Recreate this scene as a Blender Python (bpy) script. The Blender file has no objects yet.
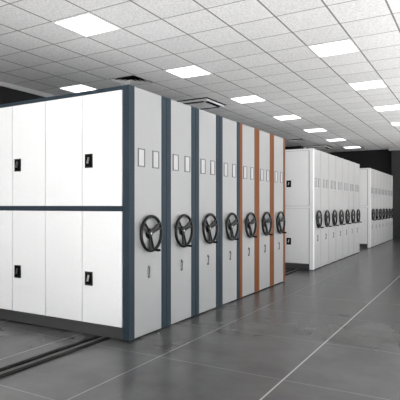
import bpy, bmesh, math
from mathutils import Vector, Matrix

scn = bpy.context.scene
COL = scn.collection
PI = math.pi

# ------------------------------------------------------------------ materials
def new_mat(name):
    m = bpy.data.materials.new(name); m.use_nodes = True
    return m, m.node_tree.nodes, m.node_tree.links, m.node_tree.nodes['Principled BSDF']

def paint(name, col, rough=0.45, spec=0.5, metal=0.0, noise=0.03, scale=40.0, bump=0.0):
    """Painted / coated surface with a faint procedural unevenness."""
    m, n, l, b = new_mat(name)
    tc = n.new('ShaderNodeTexCoord'); nz = n.new('ShaderNodeTexNoise')
    nz.inputs['Scale'].default_value = scale; nz.inputs['Detail'].default_value = 3
    l.new(tc.outputs['Object'], nz.inputs['Vector'])
    r = n.new('ShaderNodeValToRGB')
    r.color_ramp.elements[0].position = 0.3; r.color_ramp.elements[1].position = 0.7
    r.color_ramp.elements[0].color = tuple(c*(1-noise) for c in col) + (1,)
    r.color_ramp.elements[1].color = tuple(min(1, c*(1+noise)) for c in col) + (1,)
    l.new(nz.outputs['Fac'], r.inputs['Fac']); l.new(r.outputs['Color'], b.inputs['Base Color'])
    b.inputs['Roughness'].default_value = rough; b.inputs['Metallic'].default_value = metal
    b.inputs['Specular IOR Level'].default_value = spec
    if bump:
        bp = n.new('ShaderNodeBump'); bp.inputs['Strength'].default_value = bump
        bp.inputs['Distance'].default_value = 0.002
        l.new(nz.outputs['Fac'], bp.inputs['Height']); l.new(bp.outputs['Normal'], b.inputs['Normal'])
    return m

def emit(name, col, s):
    m, n, l, b = new_mat(name)
    b.inputs['Base Color'].default_value = (0.8, 0.8, 0.8, 1)
    b.inputs['Emission Color'].default_value = (*col, 1)
    b.inputs['Emission Strength'].default_value = s
    return m

def math_node(n, op, a=None, b=None):
    x = n.new('ShaderNodeMath'); x.operation = op
    if a is not None: x.inputs[0].default_value = a
    if b is not None: x.inputs[1].default_value = b
    return x

def line_mask(n, l, sock, offset, pitch, width):
    """1 on a line of the given width repeated every pitch, starting at offset."""
    a = math_node(n, 'SUBTRACT', b=offset - width/2); l.new(sock, a.inputs[0])
    d = math_node(n, 'DIVIDE', b=pitch); l.new(a.outputs[0], d.inputs[0])
    f = math_node(n, 'FRACT'); l.new(d.outputs[0], f.inputs[0])
    c = math_node(n, 'LESS_THAN', b=width/pitch); l.new(f.outputs[0], c.inputs[0])
    return c.outputs[0]

TX0, TY0, TP, TPY = -1.5, 6.70, 0.611, 0.6095       # ceiling grid

def ceiling_mat():
    m, n, l, b = new_mat('mineral_fibre_tiles')
    tc = n.new('ShaderNodeTexCoord'); sp = n.new('ShaderNodeSeparateXYZ')
    l.new(tc.outputs['Object'], sp.inputs[0])
    mx = line_mask(n, l, sp.outputs[0], TX0, TP, 0.022)
    my = line_mask(n, l, sp.outputs[1], TY0, TPY, 0.020)
    my2 = math_node(n, 'MULTIPLY', b=0.75); l.new(my, my2.inputs[0])
    g = math_node(n, 'MAXIMUM'); l.new(mx, g.inputs[0]); l.new(my2.outputs[0], g.inputs[1])
    nz = n.new('ShaderNodeTexNoise'); nz.inputs['Scale'].default_value = 38; nz.inputs['Detail'].default_value = 5
    l.new(tc.outputs['Object'], nz.inputs['Vector'])
    r = n.new('ShaderNodeValToRGB')
    r.color_ramp.elements[0].position = 0.33; r.color_ramp.elements[0].color = (0.67, 0.67, 0.67, 1)
    r.color_ramp.elements[1].position = 0.62; r.color_ramp.elements[1].color = (0.84, 0.84, 0.84, 1)
    l.new(nz.outputs['Fac'], r.inputs['Fac'])
    # each tile a slightly different white
    cx = math_node(n, 'SUBTRACT', b=TX0); l.new(sp.outputs[0], cx.inputs[0])
    cx2 = math_node(n, 'DIVIDE', b=TP); l.new(cx.outputs[0], cx2.inputs[0])
    cx3 = math_node(n, 'FLOOR'); l.new(cx2.outputs[0], cx3.inputs[0])
    cy = math_node(n, 'SUBTRACT', b=TY0); l.new(sp.outputs[1], cy.inputs[0])
    cy2 = math_node(n, 'DIVIDE', b=TPY); l.new(cy.outputs[0], cy2.inputs[0])
    cy3 = math_node(n, 'FLOOR'); l.new(cy2.outputs[0], cy3.inputs[0])
    cb = n.new('ShaderNodeCombineXYZ'); l.new(cx3.outputs[0], cb.inputs[0]); l.new(cy3.outputs[0], cb.inputs[1])
    wn = n.new('ShaderNodeTexWhiteNoise'); wn.noise_dimensions = '3D'; l.new(cb.outputs[0], wn.inputs['Vector'])
    mr = n.new('ShaderNodeMapRange'); mr.inputs[3].default_value = 0.93; mr.inputs[4].default_value = 1.0
    l.new(wn.outputs['Value'], mr.inputs[0])
    mu = n.new('ShaderNodeMixRGB'); mu.blend_type = 'MULTIPLY'; mu.inputs[0].default_value = 1
    l.new(r.outputs['Color'], mu.inputs[1]); l.new(mr.outputs[0], mu.inputs[2])
    mix = n.new('ShaderNodeMixRGB'); mix.inputs[2].default_value = (0.22, 0.22, 0.22, 1)
    l.new(g.outputs[0], mix.inputs[0]); l.new(mu.outputs[0], mix.inputs[1])
    l.new(mix.outputs[0], b.inputs['Base Color']); b.inputs['Roughness'].default_value = 0.9
    b.inputs['Specular IOR Level'].default_value = 0.1
    return m

def floor_mat():
    m, n, l, b = new_mat('polished_grey_tiles')
    tc = n.new('ShaderNodeTexCoord'); sp = n.new('ShaderNodeSeparateXYZ')
    l.new(tc.outputs['Object'], sp.inputs[0])
    mx = line_mask(n, l, sp.outputs[0], -1.19, 1.05, 0.009)
    my = line_mask(n, l, sp.outputs[1], 3.235, 1.05, 0.009)
    my2 = math_node(n, 'MULTIPLY', b=0.28); l.new(my, my2.inputs[0])
    mx2 = math_node(n, 'MULTIPLY', b=0.55); l.new(mx, mx2.inputs[0])
    mb = line_mask(n, l, sp.outputs[0], -1.19, 100.0, 0.012)      # the wider filled joint down the aisle
    g = math_node(n, 'MAXIMUM'); l.new(mx2.outputs[0], g.inputs[0]); l.new(my2.outputs[0], g.inputs[1])
    g2 = math_node(n, 'MAXIMUM'); l.new(g.outputs[0], g2.inputs[0]); l.new(mb, g2.inputs[1])
    nz = n.new('ShaderNodeTexNoise'); nz.inputs['Scale'].default_value = 1.6; nz.inputs['Detail'].default_value = 5
    nz.inputs['Roughness'].default_value = 0.6
    l.new(tc.outputs['Object'], nz.inputs['Vector'])
    r = n.new('ShaderNodeValToRGB')
    r.color_ramp.elements[0].position = 0.3; r.color_ramp.elements[0].color = (0.060, 0.060, 0.061, 1)
    r.color_ramp.elements[1].position = 0.72; r.color_ramp.elements[1].color = (0.112, 0.112, 0.113, 1)
    l.new(nz.outputs['Fac'], r.inputs['Fac'])
    mix = n.new('ShaderNodeMixRGB'); mix.inputs[2].default_value = (0.36, 0.36, 0.36, 1)
    l.new(g2.outputs[0], mix.inputs[0]); l.new(r.outputs['Color'], mix.inputs[1])
    l.new(mix.outputs[0], b.inputs['Base Color'])
    rr = n.new('ShaderNodeMapRange'); rr.inputs[3].default_value = 0.24; rr.inputs[4].default_value = 0.28
    l.new(nz.outputs['Fac'], rr.inputs[0]); l.new(rr.outputs[0], b.inputs['Roughness'])
    b.inputs['Specular IOR Level'].default_value = 0.26
    return m

def glass_mat():
    m, n, l, b = new_mat('window_glass')
    out = [x for x in n if x.type == 'OUTPUT_MATERIAL'][0]
    t = n.new('ShaderNodeBsdfTransparent'); gl = n.new('ShaderNodeBsdfGlossy'); gl.inputs['Roughness'].default_value = 0.02
    mx = n.new('ShaderNodeMixShader'); mx.inputs[0].default_value = 0.06
    l.new(t.outputs[0], mx.inputs[1]); l.new(gl.outputs[0], mx.inputs[2]); l.new(mx.outputs[0], out.inputs['Surface'])
    return m

M = dict(
    ceiling=ceiling_mat(), floor=floor_mat(), glass=glass_mat(),
    charcoal=paint('charcoal_wall', (0.020, 0.020, 0.0205), 0.75, 0.15, scale=8),
    pier=paint('dark_grey_pier', (0.045, 0.045, 0.046), 0.7, 0.2, scale=8),
    wall=paint('off_white_wall', (0.78, 0.78, 0.77), 0.8, 0.2, scale=8),
    stone=paint('pale_stone_floor', (0.80, 0.79, 0.78), 0.6, 0.3, scale=3),
    cornice=paint('grey_cornice', (0.45, 0.45, 0.45), 0.7, 0.2, scale=8),
    white=paint('white_powder_coat', (0.79, 0.79, 0.792), 0.42, 0.4, noise=0.012),
    grey=paint('light_grey_powder_coat', (0.328, 0.331, 0.331), 0.45, 0.3, noise=0.015),
    pale=paint('pale_grey_powder_coat', (0.40, 0.40, 0.40), 0.45, 0.4, noise=0.012),
    blue=paint('slate_blue_powder_coat', (0.027, 0.040, 0.053), 0.55, 0.10, noise=0.03),
    orange=paint('terracotta_powder_coat', (0.172, 0.062, 0.022), 0.55, 0.10, noise=0.03),
    kick=paint('dark_grey_plinth', (0.05, 0.05, 0.05), 0.5, 0.3),
    black=paint('black_plastic', (0.004, 0.004, 0.0045), 0.30, 0.26, noise=0.1),
    hole=paint('black_void', (0.005, 0.005, 0.005), 0.9, 0.05),
    rail=paint('black_steel_rail', (0.006, 0.006, 0.006), 0.7, 0.1, noise=0.1),
    railbed=paint('grey_rail_bed', (0.07, 0.07, 0.07), 0.5, 0.4),
    steel=paint('brushed_steel', (0.62, 0.62, 0.63), 0.3, 0.5, metal=1.0),
    card=paint('label_card', (0.42, 0.42, 0.42), 0.4, 0.5, noise=0.01),
    edging=paint('label_holder_edging', (0.11, 0.11, 0.115), 0.4, 0.5),
    dgrey=paint('grey_louvre_metal', (0.60, 0.60, 0.60), 0.5, 0.4),
    light=emit('panel_diffuser', (1, 1, 1), 3.6),
)

# ------------------------------------------------------------------ mesh helpers
def box(bm, x0, x1, y0, y1, z0, z1, mi=0):
    vs = [bm.verts.new((x, y, z)) for x in (x0, x1) for y in (y0, y1) for z in (z0, z1)]
    for q in ((0,1,3,2),(4,6,7,5),(0,4,5,1),(2,3,7,6),(0,2,6,4),(1,5,7,3)):
        f = bm.faces.new([vs[i] for i in q]); f.material_index = mi
    return vs

def obj(name, bm, mats, parent=None, bevel=0.0, smooth=False, kind=None):
    bmesh.ops.recalc_face_normals(bm, faces=bm.faces[:])
    me = bpy.data.meshes.new(name); bm.to_mesh(me); bm.free()
    for m in (mats if isinstance(mats, (list, tuple)) else [mats]): me.materials.append(m)
    if smooth:
        for p in me.polygons: p.use_smooth = True
    o = bpy.data.objects.new(name, me); COL.objects.link(o)
    if parent: o.parent = parent
    if bevel:
        b = o.modifiers.new('bevel', 'BEVEL'); b.width = bevel; b.segments = 2; b.limit_method = 'ANGLE'
    if kind: o['kind'] = kind
    return o

def tag(o, label, cat, group=None):
    o['label'] = label; o['category'] = cat
    if group: o['group'] = group

def thing(name, loc, label=None, cat=None, group=None):
    o = bpy.data.objects.new(name, None); COL.objects.link(o); o.location = loc
    o.empty_display_size = 0.1
    if label: tag(o, label, cat, group)
    return o

def copy_tree(o, parent=None):
    c = o.copy(); COL.objects.link(c); c.parent = parent
    for ch in list(o.children): copy_tree(ch, c)
    return c

def struct(name, bm, mats, **k): return obj(name, bm, mats, kind='structure', **k)

# ------------------------------------------------------------------ room shell
CAMH = 1.219
SUN, SKY = 38.0, 3.2
XL, XR, YB, YF, ZC = -7.5, 3.6, -2.8, 20.56, 3.48
VENTS = [(TX0 - 7*TP, 6.70), (TX0 - 7*TP, 6.70 + 15*TPY)]            # ceiling cells left open for the air diffusers
# dark polished tiles in the store; unseen pale floor added at right and behind to bounce light up
bm = bmesh.new()
box(bm, XL-.2, 0.35, 0.9, YF+.2, -0.12, 0.0, 0)
box(bm, 0.35, XR+.2, 0.9, YF+.2, -0.12, 0.0, 1)
box(bm, XL-.2, XR+.2, YB-.2, 0.9, -0.12, 0.0, 1)
struct('floor', bm, [M['floor'], M['stone']])

bm = bmesh.new()
c0, c1 = VENTS[0][0], VENTS[0][0] + TP
box(bm, XL-.2, c0, YB-.2, YF+.2, ZC, ZC+.1); box(bm, c1, XR+.2, YB-.2, YF+.2, ZC, ZC+.1)
ys = YB - .2
for _, vy in VENTS:
    box(bm, c0, c1, ys, vy, ZC, ZC+.1); ys = vy + TPY
box(bm, c0, c1, ys, YF+.2, ZC, ZC+.1)
struct('ceiling', bm, M['ceiling'])

bm = bmesh.new(); box(bm, XL-.2, XL, YB, YF, 0, ZC); struct('wall_left', bm, M['charcoal'])
bm = bmesh.new(); box(bm, XL-.2, XR+.2, YF, YF+.2, 0, ZC); struct('wall_far', bm, M['charcoal'])
bm = bmesh.new(); box(bm, XL, XL+.02, YB, YF, 3.385, 3.47); struct('trim_1', bm, M['cornice'])
# pier and soffit where the far wall steps forward behind the third block
bm = bmesh.new(); box(bm, -2.98, 0.6, 20.30, YF, 0, ZC); struct('trim_2', bm, M['pier'])
bm = bmesh.new(); box(bm, -3.05, 0.6, 20.02, 20.30, 3.375, ZC); struct('trim_3', bm, M['cornice'])
# dropped charcoal beam behind the second block
bm = bmesh.new(); box(bm, XL, -5.83, 17.80, 18.1, 3.375, ZC); struct('trim_4', bm, M['charcoal'])

def wall_with_windows(name, along, fixed, t, a0, a1, holes, z0, z1):
    """A wall along an axis with openings; holes = [(start, end)]."""
    bm = bmesh.new()
    def b(u0, u1, za, zb):
        if u1 - u0 < 1e-4: return
        if along == 'x': box(bm, u0, u1, min(fixed, fixed+t), max(fixed, fixed+t), za, zb)
        else: box(bm, min(fixed, fixed+t), max(fixed, fixed+t), u0, u1, za, zb)
    b(a0, a1, 0, z0); b(a0, a1, z1, ZC)
    u = a0
    for h in holes: b(u, h[0], z0, z1); u = h[1]
    b(u, a1, z0, z1)
    struct(name, bm, M['wall'])

WZ0, WZ1 = 0.10, 3.35
back_holes = [(-7.1, -4.3), (-3.7, -0.7), (-0.1, 3.4)]
right_holes = [(-2.5, 0.4), (0.8, 4.2), (4.6, 8.0), (8.4, 11.8), (12.2, 15.6), (16.0, 19.4)]
wall_with_windows('wall_back', 'x', YB, -.2, XL-.2, XR+.2, back_holes, WZ0, WZ1)
wall_with_windows('wall_right', 'y', XR, .2, YB, YF, right_holes, WZ0, WZ1)
wn = 0
def window(along, fixed, h):  # windows added out of view to let daylight in
    global wn
    wn += 1
    w = thing('window_%d' % wn, (0, 0, 0)); w['kind'] = 'structure'
    fr = bmesh.new(); pn = bmesh.new()
    def b(m, u0, u1, d0, d1, za, zb):
        if along == 'x': box(m, u0, u1, fixed-d1, fixed-d0, za, zb)
        else: box(m, fixed+d0, fixed+d1, u0, u1, za, zb)
    mid = (h[0]+h[1])/2
    b(fr, h[0], h[1], .06, .12, WZ0, WZ0+.06); b(fr, h[0], h[1], .06, .12, WZ1-.06, WZ1)
    for u in (h[0], mid-.03, h[1]-.06): b(fr, u, u+.06, .06, .12, WZ0+.06, WZ1-.06)
    b(pn, h[0]+.06, mid-.03, .085, .09, WZ0+.06, WZ1-.06); b(pn, mid+.03, h[1]-.06, .085, .09, WZ0+.06, WZ1-.06)
    obj('window_frame', fr, M['pale'], w); obj('window_pane', pn, M['glass'], w)
    # portal: lets the renderer sample the sky through this opening
    ld = bpy.data.lights.new('sky_portal', 'AREA'); ld.shape = 'RECTANGLE'
    ld.size = h[1]-h[0]; ld.size_y = WZ1-WZ0; ld.cycles.is_portal = True
    lo = bpy.data.objects.new('sky_portal', ld); COL.objects.link(lo)
    if along == 'x': lo.location = (mid, fixed-.19, (WZ0+WZ1)/2); lo.rotation_euler = (PI/2, 0, 0)
    else: lo.location = (fixed+.19, mid, (WZ0+WZ1)/2); lo.rotation_euler = (PI/2, 0, PI/2)
for h in back_holes: window('x', YB, h)
for h in right_holes: window('y', XR, h)

# ------------------------------------------------------------------ ceiling lights
LIGHTS = [
 (1, -1, 'square white ceiling light panel nearest the camera, at the top left of the view'),
 (2, 0, 'square light panel above the white cupboard doors, leftmost of the lit panels'),
 (1, 0, 'bright ceiling light panel just right of the nearer louvred air diffuser'),
 (0, 0, 'largest bright ceiling light panel at the upper right of the view'),
 (1, 1, 'ceiling light panel just right of the square air conditioner'),
 (0, 1, 'ceiling light panel on the right, second nearest in the right-hand row'),
 (1, 2, 'ceiling light panel above the orange-trimmed shelving units'),
 (0, 2, 'ceiling light panel cut by the right edge of the view, third in the right-hand row'),
 (1, 3, 'ceiling light panel above the near corner of the middle white shelving block'),
 (0, 3, 'farthest ceiling light panel cut by the right edge of the view'),
 (1, 4, 'thin-looking light panel over the middle white shelving block, second from the far wall'),
 (1, 5, 'farthest thin-looking light panel, close to the dark far wall'),
]
S = TP - 0.012
def make_light():
    t = thing('ceiling_light', (0, 0, 0))
    bm = bmesh.new(); h = S/2; w = .022
    for a in ((-h, h, -h, -h+w), (-h, h, h-w, h), (-h, -h+w, -h+w, h-w), (h-w, h, -h+w, h-w)):
        box(bm, *a, -.010, 0.0)
    obj('frame', bm, M['white'], t)
    bm = bmesh.new(); box(bm, -h+w, h-w, -h+w, h-w, -.006, 0.0); obj('diffuser', bm, M['light'], t)
    return t
lp = make_light()
for i, (c, r, lab) in enumerate(LIGHTS):
    o = lp if i == 0 else copy_tree(lp)
    o.location = (TX0 - 4*TP*c - TP/2, TY0 + 4*TPY*r + TPY/2, ZC)
    tag(o, lab, 'ceiling light', 'square light panels set in the ceiling grid')

# ------------------------------------------------------------------ air diffusers and air conditioners
def make_diffuser():
    t = thing('air_diffuser', (0, 0, 0)); h = TP/2 - .002
    bm = bmesh.new(); box(bm, -h, h, -h, h, .085, .1); 
    for a in ((-h, h, -h, -h+.004), (-h, h, h-.004, h), (-h, -h+.004, -h, h), (h-.004, h, -h, h)): box(bm, *a, .004, .085)
    obj('duct_box', bm, M['hole'], t)
    bm = bmesh.new(); w = .006
    for a in ((-h, h, -h, -h+w), (-h, h, h-w, h), (-h, -h+w, -h+w, h-w), (h-w, h, -h+w, h-w)): box(bm, *a, -.006, .003)
    obj('frame', bm, M['dgrey'], t)
    for k, r in enumerate((.270, .205, .140, .080)):
        bm = bmesh.new(); r2 = r - .055
        lo = [bm.verts.new((sx*r, sy*r, .0)) for sx, sy in ((-1,-1),(1,-1),(1,1),(-1,1))]
        hi = [bm.verts.new((sx*r2, sy*r2, .05)) for sx, sy in ((-1,-1),(1,-1),(1,1),(-1,1))]
        for q in range(4): bm.faces.new((lo[q], lo[(q+1)%4], hi[(q+1)%4], hi[q]))
        o = obj('louvre', bm, [M['hole'], M['dgrey']], t)  # outer faces blackened in place of the shade between louvres
        s = o.modifiers.new('thick', 'SOLIDIFY'); s.thickness = .002
        s.material_offset = 1; s.material_offset_rim = 0
    return t
dp = make_diffuser()
for i, (vx, vy) in enumerate(VENTS):
    o = dp if i == 0 else copy_tree(dp)
    o.location = (vx + TP/2, vy + TPY/2, ZC)
    tag(o, ['square louvred air diffuser above the near corner of the blue-trimmed block',
            'far square air diffuser in the ceiling behind the last orange-trimmed unit'][i], 'air vent', 'square air diffusers in the ceiling')

def make_ac():
    t = thing('ceiling_air_conditioner', (0, 0, 0))
    bm = bmesh.new(); box(bm, -.445, .445, -.445, .445, -.014, 0); obj('recess_gap', bm, M['hole'], t)  # black plate stands for the shadow line around the panel
    bm = bmesh.new(); box(bm, -.415, .415, -.415, .415, -.055, -.0142)
    obj('panel', bm, M['white'], t, bevel=.008)
    for k in range(4):
        bm = bmesh.new(); box(bm, -.31, .31, -.39, -.30, -.0575, -.0552)
        o = obj('outlet_slot', bm, M['hole'], t); o.rotation_euler = (0, 0, k*PI/2)
    bm = bmesh.new(); box(bm, -.27, .27, -.27, .27, -.058, -.0552, 1)
    for k in range(11):
        x = -.25 + k*.05
        box(bm, x-.015, x+.015, -.262, .262, -.066, -.0582, 0)
    obj('intake_grille', bm, [M['white'], M['hole']], t)
    return t
ap = make_ac()
for i, y in enumerate((9.28, 18.40)):
    o = ap if i == 0 else copy_tree(ap)
    o.location = (-5.35, y, ZC)
    tag(o, ['square white ceiling air conditioner with black slots above the third blue-trimmed unit',
            'far square white ceiling air conditioner above the middle shelving block'][i], 'air conditioner', 'square air conditioners in the ceiling')

# ------------------------------------------------------------------ floor tracks
RAILZ = 0.012
def make_track(y0, y1):
    t = thing('floor_track', (0, 0, 0)); L = (y1-y0)/2
    bm = bmesh.new(); box(bm, -.09, .09, -L, L, 0, .004); obj('bed', bm, M['railbed'], t)
    for s in (-1, 1):
        bm = bmesh.new(); box(bm, s*.058-.026, s*.058+.026, -L+.01, L-.01, .0042, RAILZ); obj('rail', bm, M['rail'], t)
    return t
def track_set(y0, y1, labs, group):
    p = make_track(y0, y1)
    for i, x in enumerate((-3.0, -5.4)):
        o = p if i == 0 else copy_tree(p)
        o.location = (x, (y0+y1)/2, 0); tag(o, labs[i], 'track', group)
track_set(2.0, 13.2, ['black twin-rail floor track running out from under the white doors near the blue corner',
                      'black twin-rail floor track under the far end of the blue-trimmed block, left of the other'], 'steel floor tracks under the shelving')
track_set(13.9, 18.9, ['short black floor track under the near end of the third white shelving block',
                      'short black floor track under the far end of the third white shelving block'], 'steel floor tracks under the last block')

# ------------------------------------------------------------------ shelving units
XE = -2.70                       # outer face of the end panels
XB = -5.79                       # far ends of the units
HT = 2.30
CW, DW = 0.982, 0.491            # cupboard and door widths


def make_wheel(parent):
    """Three-spoke handwheel: axis along +X, origin on the panel face."""
    bm = bmesh.new()
    R_, r_, off = .161, .0155, .034
    NU, NV = 48, 12
    ring = []
    for i in range(NU):
        a = 2*PI*i/NU; row = []
        for j in range(NV):
            b = 2*PI*j/NV; rr = R_ + r_*math.cos(b)
            row.append(bm.verts.new((off + r_*1.05*math.sin(b), rr*math.sin(a), rr*math.cos(a))))
        ring.append(row)
    for i in range(NU):
        for j in range(NV):
            f = bm.faces.new((ring[i][j], ring[(i+1)%NU][j], ring[(i+1)%NU][(j+1)%NV], ring[i][(j+1)%NV])); f.smooth = True
    w = obj('handwheel', bm, M['black'], parent)
    for p in w.data.polygons: p.use_smooth = True
    # spokes: dished plates with raised edges, one down, two up
    for ang in (180, 62, -58):
        bm = bmesh.new(); a = math.radians(ang)
        cy, cz = math.sin(a), math.cos(a); py, pz = math.cos(a), -math.sin(a)
        def P(r, s, x): return (x, cy*r + py*s, cz*r + pz*s)
        N = 6
        for lo, hi, t0, t1 in ((-1, -.62, 0, .016), (.62, 1, 0, .016), (-.62, .62, .0, .006)):
            rows = []
            for k in range(N+1):
                u = k/N; r = .026 + (R_-.030)*u
                hw = .020 + .020*u*u
                x = off - .020*(1-u)**1.5 + .008
                rows.append([bm.verts.new(P(r, hw*lo, x-.012+t0)), bm.verts.new(P(r, hw*hi, x-.012+t0)),
                             bm.verts.new(P(r, hw*hi, x-.012+t1)), bm.verts.new(P(r, hw*lo, x-.012+t1))])
            for k in range(N):
                for q in range(4):
                    bm.faces.new((rows[k][q], rows[k][(q+1)%4], rows[k+1][(q+1)%4], rows[k+1][q]))
            bm.faces.new(rows[0]); bm.faces.new(rows[-1][::-1])
        obj('spoke', bm, M['black'], w)
    def lathe(name, prof, mat, loc=(0, 0, 0), n=24):
        bm = bmesh.new(); rows = []
        for x, r in prof:
            rows.append([bm.verts.new((x+loc[0], r*math.cos(2*PI*i/n)+loc[1], r*math.sin(2*PI*i/n)+loc[2])) for i in range(n)])
        for k in range(len(rows)-1):
            for i in range(n): bm.faces.new((rows[k][i], rows[k][(i+1)%n], rows[k+1][(i+1)%n], rows[k+1][i]))
        bm.faces.new(rows[0]); bm.faces.new(rows[-1])
        return obj(name, bm, mat, w)
    lathe('hub', [(-.001, .050), (.005, .050), (.008, .028), (.012, .034), (.026, .034), (.031, .028), (.033, .012)], M['black'])
    lathe('hub_cap', [(.0335, .010), (.035, .009), (.036, .005)], M['steel'])
    a = math.radians(168)
    ky, kz = R_*math.sin(a), R_*math.cos(a)
    lathe('crank_handle', [(off+.008, .006), (off+.022, .006), (off+.024, .011), (off+.045, .013), (off+.066, .012), (off+.076, .010), (off+.08, .005)], M['black'], (0, ky, kz), 16)
    return w

def make_unit(w, trim, panel, doors, face, far_trim):
    """One carriage. Origin: centre line of the unit (y), outer end face (x), underside (z)."""
    t = thing('mobile_shelving_unit', (0, 0, 0))
    L = XE - XB; g = .002; h = w/2 - g; ST = .080; H = HT - RAILZ
    # carcass
    bm = bmesh.new()
    fy = -h + (.024 if doors else 0)
    box(bm, -L+.02, -.022, fy, h, .10, H-.004)
    if doors:                                  # black sheet stands for the shade in the gaps between the doors
        box(bm, -L+.07, -.0735, -h+.0228, -h+.0238, .10, H-.004, 1)
    obj('carcass', bm, [M['white'], M['hole']], t)
    # plinth
    bm = bmesh.new(); box(bm, -L+.02, -.075 if doors else -.022, -h+.004, h-.004, 0, .0995)
    obj('plinth', bm, M['kick'], t)
    # uprights at the end: coloured strips either side of the panel
    for s in (-1, 1):
        bm = bmesh.new()
        y0, y1 = (-h, -h+ST) if s < 0 else (h-ST, h)
        if doors and s < 0: box(bm, -.073, 0, y0, y1, 0, H)
        else: box(bm, -.0215, 0, y0, y1, 0, H)
        obj('end_upright', bm, trim if s < 0 else far_trim, t, bevel=.003)
    bm = bmesh.new(); box(bm, -.0215, -.004, -h+ST+.001, h-ST-.001, .004, H-.003)
    obj('end_panel', bm, panel, t, bevel=.003)
    if doors:
        bm = bmesh.new()
        box(bm, -L, -.0735, -h, -h+.0235, H-.032, H)                       # top rail
        box(bm, -L, -.0735, -h, -h+.0235, 1.170-RAILZ, 1.214-RAILZ)        # middle rail
        box(bm, -L, -L+.07, -h, -h+.0235, 0, H-.0325)                      # far upright
        obj('front_frame', bm, face, t, bevel=.002)
        for z0, z1, hz_ in ((.1075, 1.168-RAILZ, .535-RAILZ), (1.216-RAILZ, H-.034, 1.640-RAILZ)):
            for k in range(6):
                xr = -.0745 - DW*k; xl = xr - DW
                bm = bmesh.new(); box(bm, xl+.004, xr-(.012 if k == 0 else .004), -h+.003, -h+.0225, z0+.001, z1-(.003 if z0 > 1 else .0005))
                d = obj('door', bm, M['white'], t, bevel=.002)
                if k % 2 == 0:
                    hx = xl + .088
                    bm = bmesh.new()
                    box(bm, hx-.046, hx+.046, -h-.004, -h+.0028, hz_-.065, hz_+.065, 0)
                    box(bm, hx-.030, hx+.030, -h-.0052, -h-.0041, hz_-.050, hz_+.050, 2)
                    vs = box(bm, -.008, .008, -h-.016, -h-.0053, -.030, .030, 1)
                    bmesh.ops.rotate(bm, verts=vs, cent=(0, 0, 0), matrix=Matrix.Rotation(math.radians(14), 3, 'Y'))
                    bmesh.ops.translate(bm, verts=vs, vec=(hx, 0, hz_+.004))
                    lt = obj('latch', bm, [M['black'], M['steel'], M['hole']], d)
                    lt['label'] = 'black recessed latch with a silver lever'
    for s in (-1, 1):
        bm = bmesh.new(); c = s*.115; a, b = .052, .084; zc = 1.662-RAILZ; e = .0095
        box(bm, -.0038, .003, c-a, c+a, zc+b-e, zc+b, 0); box(bm, -.0038, .003, c-a, c+a, zc-b, zc-b+e, 0)
        box(bm, -.0038, .003, c-a, c-a+e, zc-b+e, zc+b-e, 0); box(bm, -.0038, .003, c+a-e, c+a, zc-b+e, zc+b-e, 0)
        box(bm, -.0038, -.001, c-a+e, c+a-e, zc-b+e, zc+b-e, 1)
        obj('label_holder', bm, [M['edging'], M['card']], t)
    whl = make_wheel(t); whl.location = (-.003, 0, .958-RAILZ)
    # lock: small escutcheon with a hanging lever
    bm = bmesh.new()
    box(bm, -.0038, .004, -.009, .009, .625-RAILZ, .655-RAILZ)
    vs = box(bm, .0042, .012, -.006, .006, -.055, .045)
    bmesh.ops.rotate(bm, verts=vs, cent=(0, 0, 0), matrix=Matrix.Rotation(math.radians(-8), 3, 'X'))
    bmesh.ops.translate(bm, verts=vs, vec=(0, 0, .598-RAILZ))
    box(bm, -.0038, .008, -.010, .010, .540-RAILZ, .562-RAILZ)
    obj('lock_lever', bm, M['edging'], t, bevel=.002)
    return t

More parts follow.
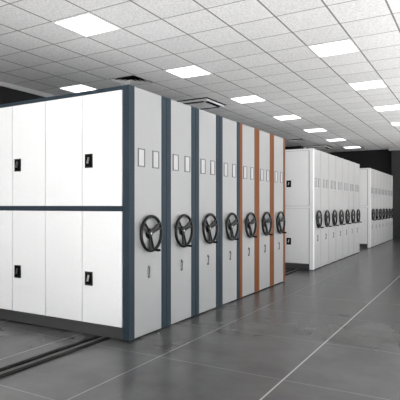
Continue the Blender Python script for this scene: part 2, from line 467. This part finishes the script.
ords = ['nearest', 'second', 'third', 'fourth', 'fifth', 'sixth', 'seventh']
def block(edges, specs, labels, groups):
    protos = {}
    for i, sp in enumerate(specs):
        if sp not in protos:
            protos[sp] = make_unit(edges[i+1] - edges[i], M[sp[0]], M[sp[1]], sp[2], M[sp[0]], M[sp[3]]); o = protos[sp]
        else: o = copy_tree(protos[sp])
        o.location = (XE, (edges[i] + edges[i+1])/2, RAILZ)
        tag(o, labels[i], 'shelving unit', groups[i])
blue_d, blue_p, org = ('blue', 'grey', True, 'blue'), ('blue', 'grey', False, 'blue'), ('orange', 'grey', False, 'orange')
wht_d, wht_p = ('white', 'pale', True, 'pale'), ('pale', 'pale', False, 'pale')
block([3.431] + [4.030 + .570*k for k in range(7)], [blue_d] + [blue_p]*3 + [org]*3,
      ['slate-blue-trimmed mobile shelving unit with white cupboard doors, nearest the camera',
       'second blue-trimmed shelving unit, just behind the one with cupboard doors',
       'third blue-trimmed shelving unit from the front, below the air conditioner',
       'fourth and last blue-trimmed shelving unit, beside the first orange-trimmed one',
       'first orange-trimmed shelving unit, touching the last blue-trimmed one',
       'middle one of the three orange-trimmed shelving units',
       'last orange-trimmed shelving unit, at the far end of the near block'],
      ['blue-trimmed units of the near block']*4 + ['orange-trimmed units of the near block']*3)
block([8.960 + .584*k for k in range(8)], [wht_d] + [wht_p]*6,
      ['white shelving unit with cupboard doors at the near end of the middle block'] +
      ['white shelving unit, %s along the middle block, counted from its near corner' % ords[i] for i in range(1, 6)] +
      ['white shelving unit closing the far end of the middle block'],
      ['white units of the middle block']*7)
block([14.47 + .600*k for k in range(8)], [wht_d] + [wht_p]*6,
      ['white shelving unit at the near corner of the farthest block'] +
      ['white shelving unit, %s along the farthest block, counted from its near corner' % ords[i] for i in range(1, 6)] +
      ['white shelving unit at the far end of the farthest block, beside the dark wall'],
      ['white units of the farthest block']*7)

# ------------------------------------------------------------------ sky, camera, view
wd = bpy.data.worlds.new('sky'); scn.world = wd; wd.use_nodes = True
bg = wd.node_tree.nodes['Background']
bg.inputs['Color'].default_value = (0.97, 0.985, 1.0, 1); bg.inputs['Strength'].default_value = SKY

sd = bpy.data.lights.new('sun', 'SUN'); sd.energy = SUN; sd.angle = math.radians(0.6); sd.color = (1.0, 0.99, 0.975)
so = bpy.data.objects.new('sun', sd); COL.objects.link(so)
so.rotation_euler = Vector((-.8, .8, -1)).to_track_quat('-Z', 'Y').to_euler()
so.location = (10, -10, 12)

f_px = 485.5
cd = bpy.data.cameras.new('camera'); cam = bpy.data.objects.new('camera', cd); COL.objects.link(cam)
cd.sensor_width = 36; cd.lens = f_px/400*36; cd.shift_y = 5.7/400; cd.clip_end = 100
cam.location = (0, 0, CAMH); cam.rotation_euler = (PI/2, 0, math.atan(279/f_px))
scn.camera = cam
scn.view_settings.view_transform = 'Standard'; scn.view_settings.look = 'None'
scn.view_settings.gamma = 1; scn.view_settings.use_curve_mapping = False
scn.view_settings.exposure = -0.15
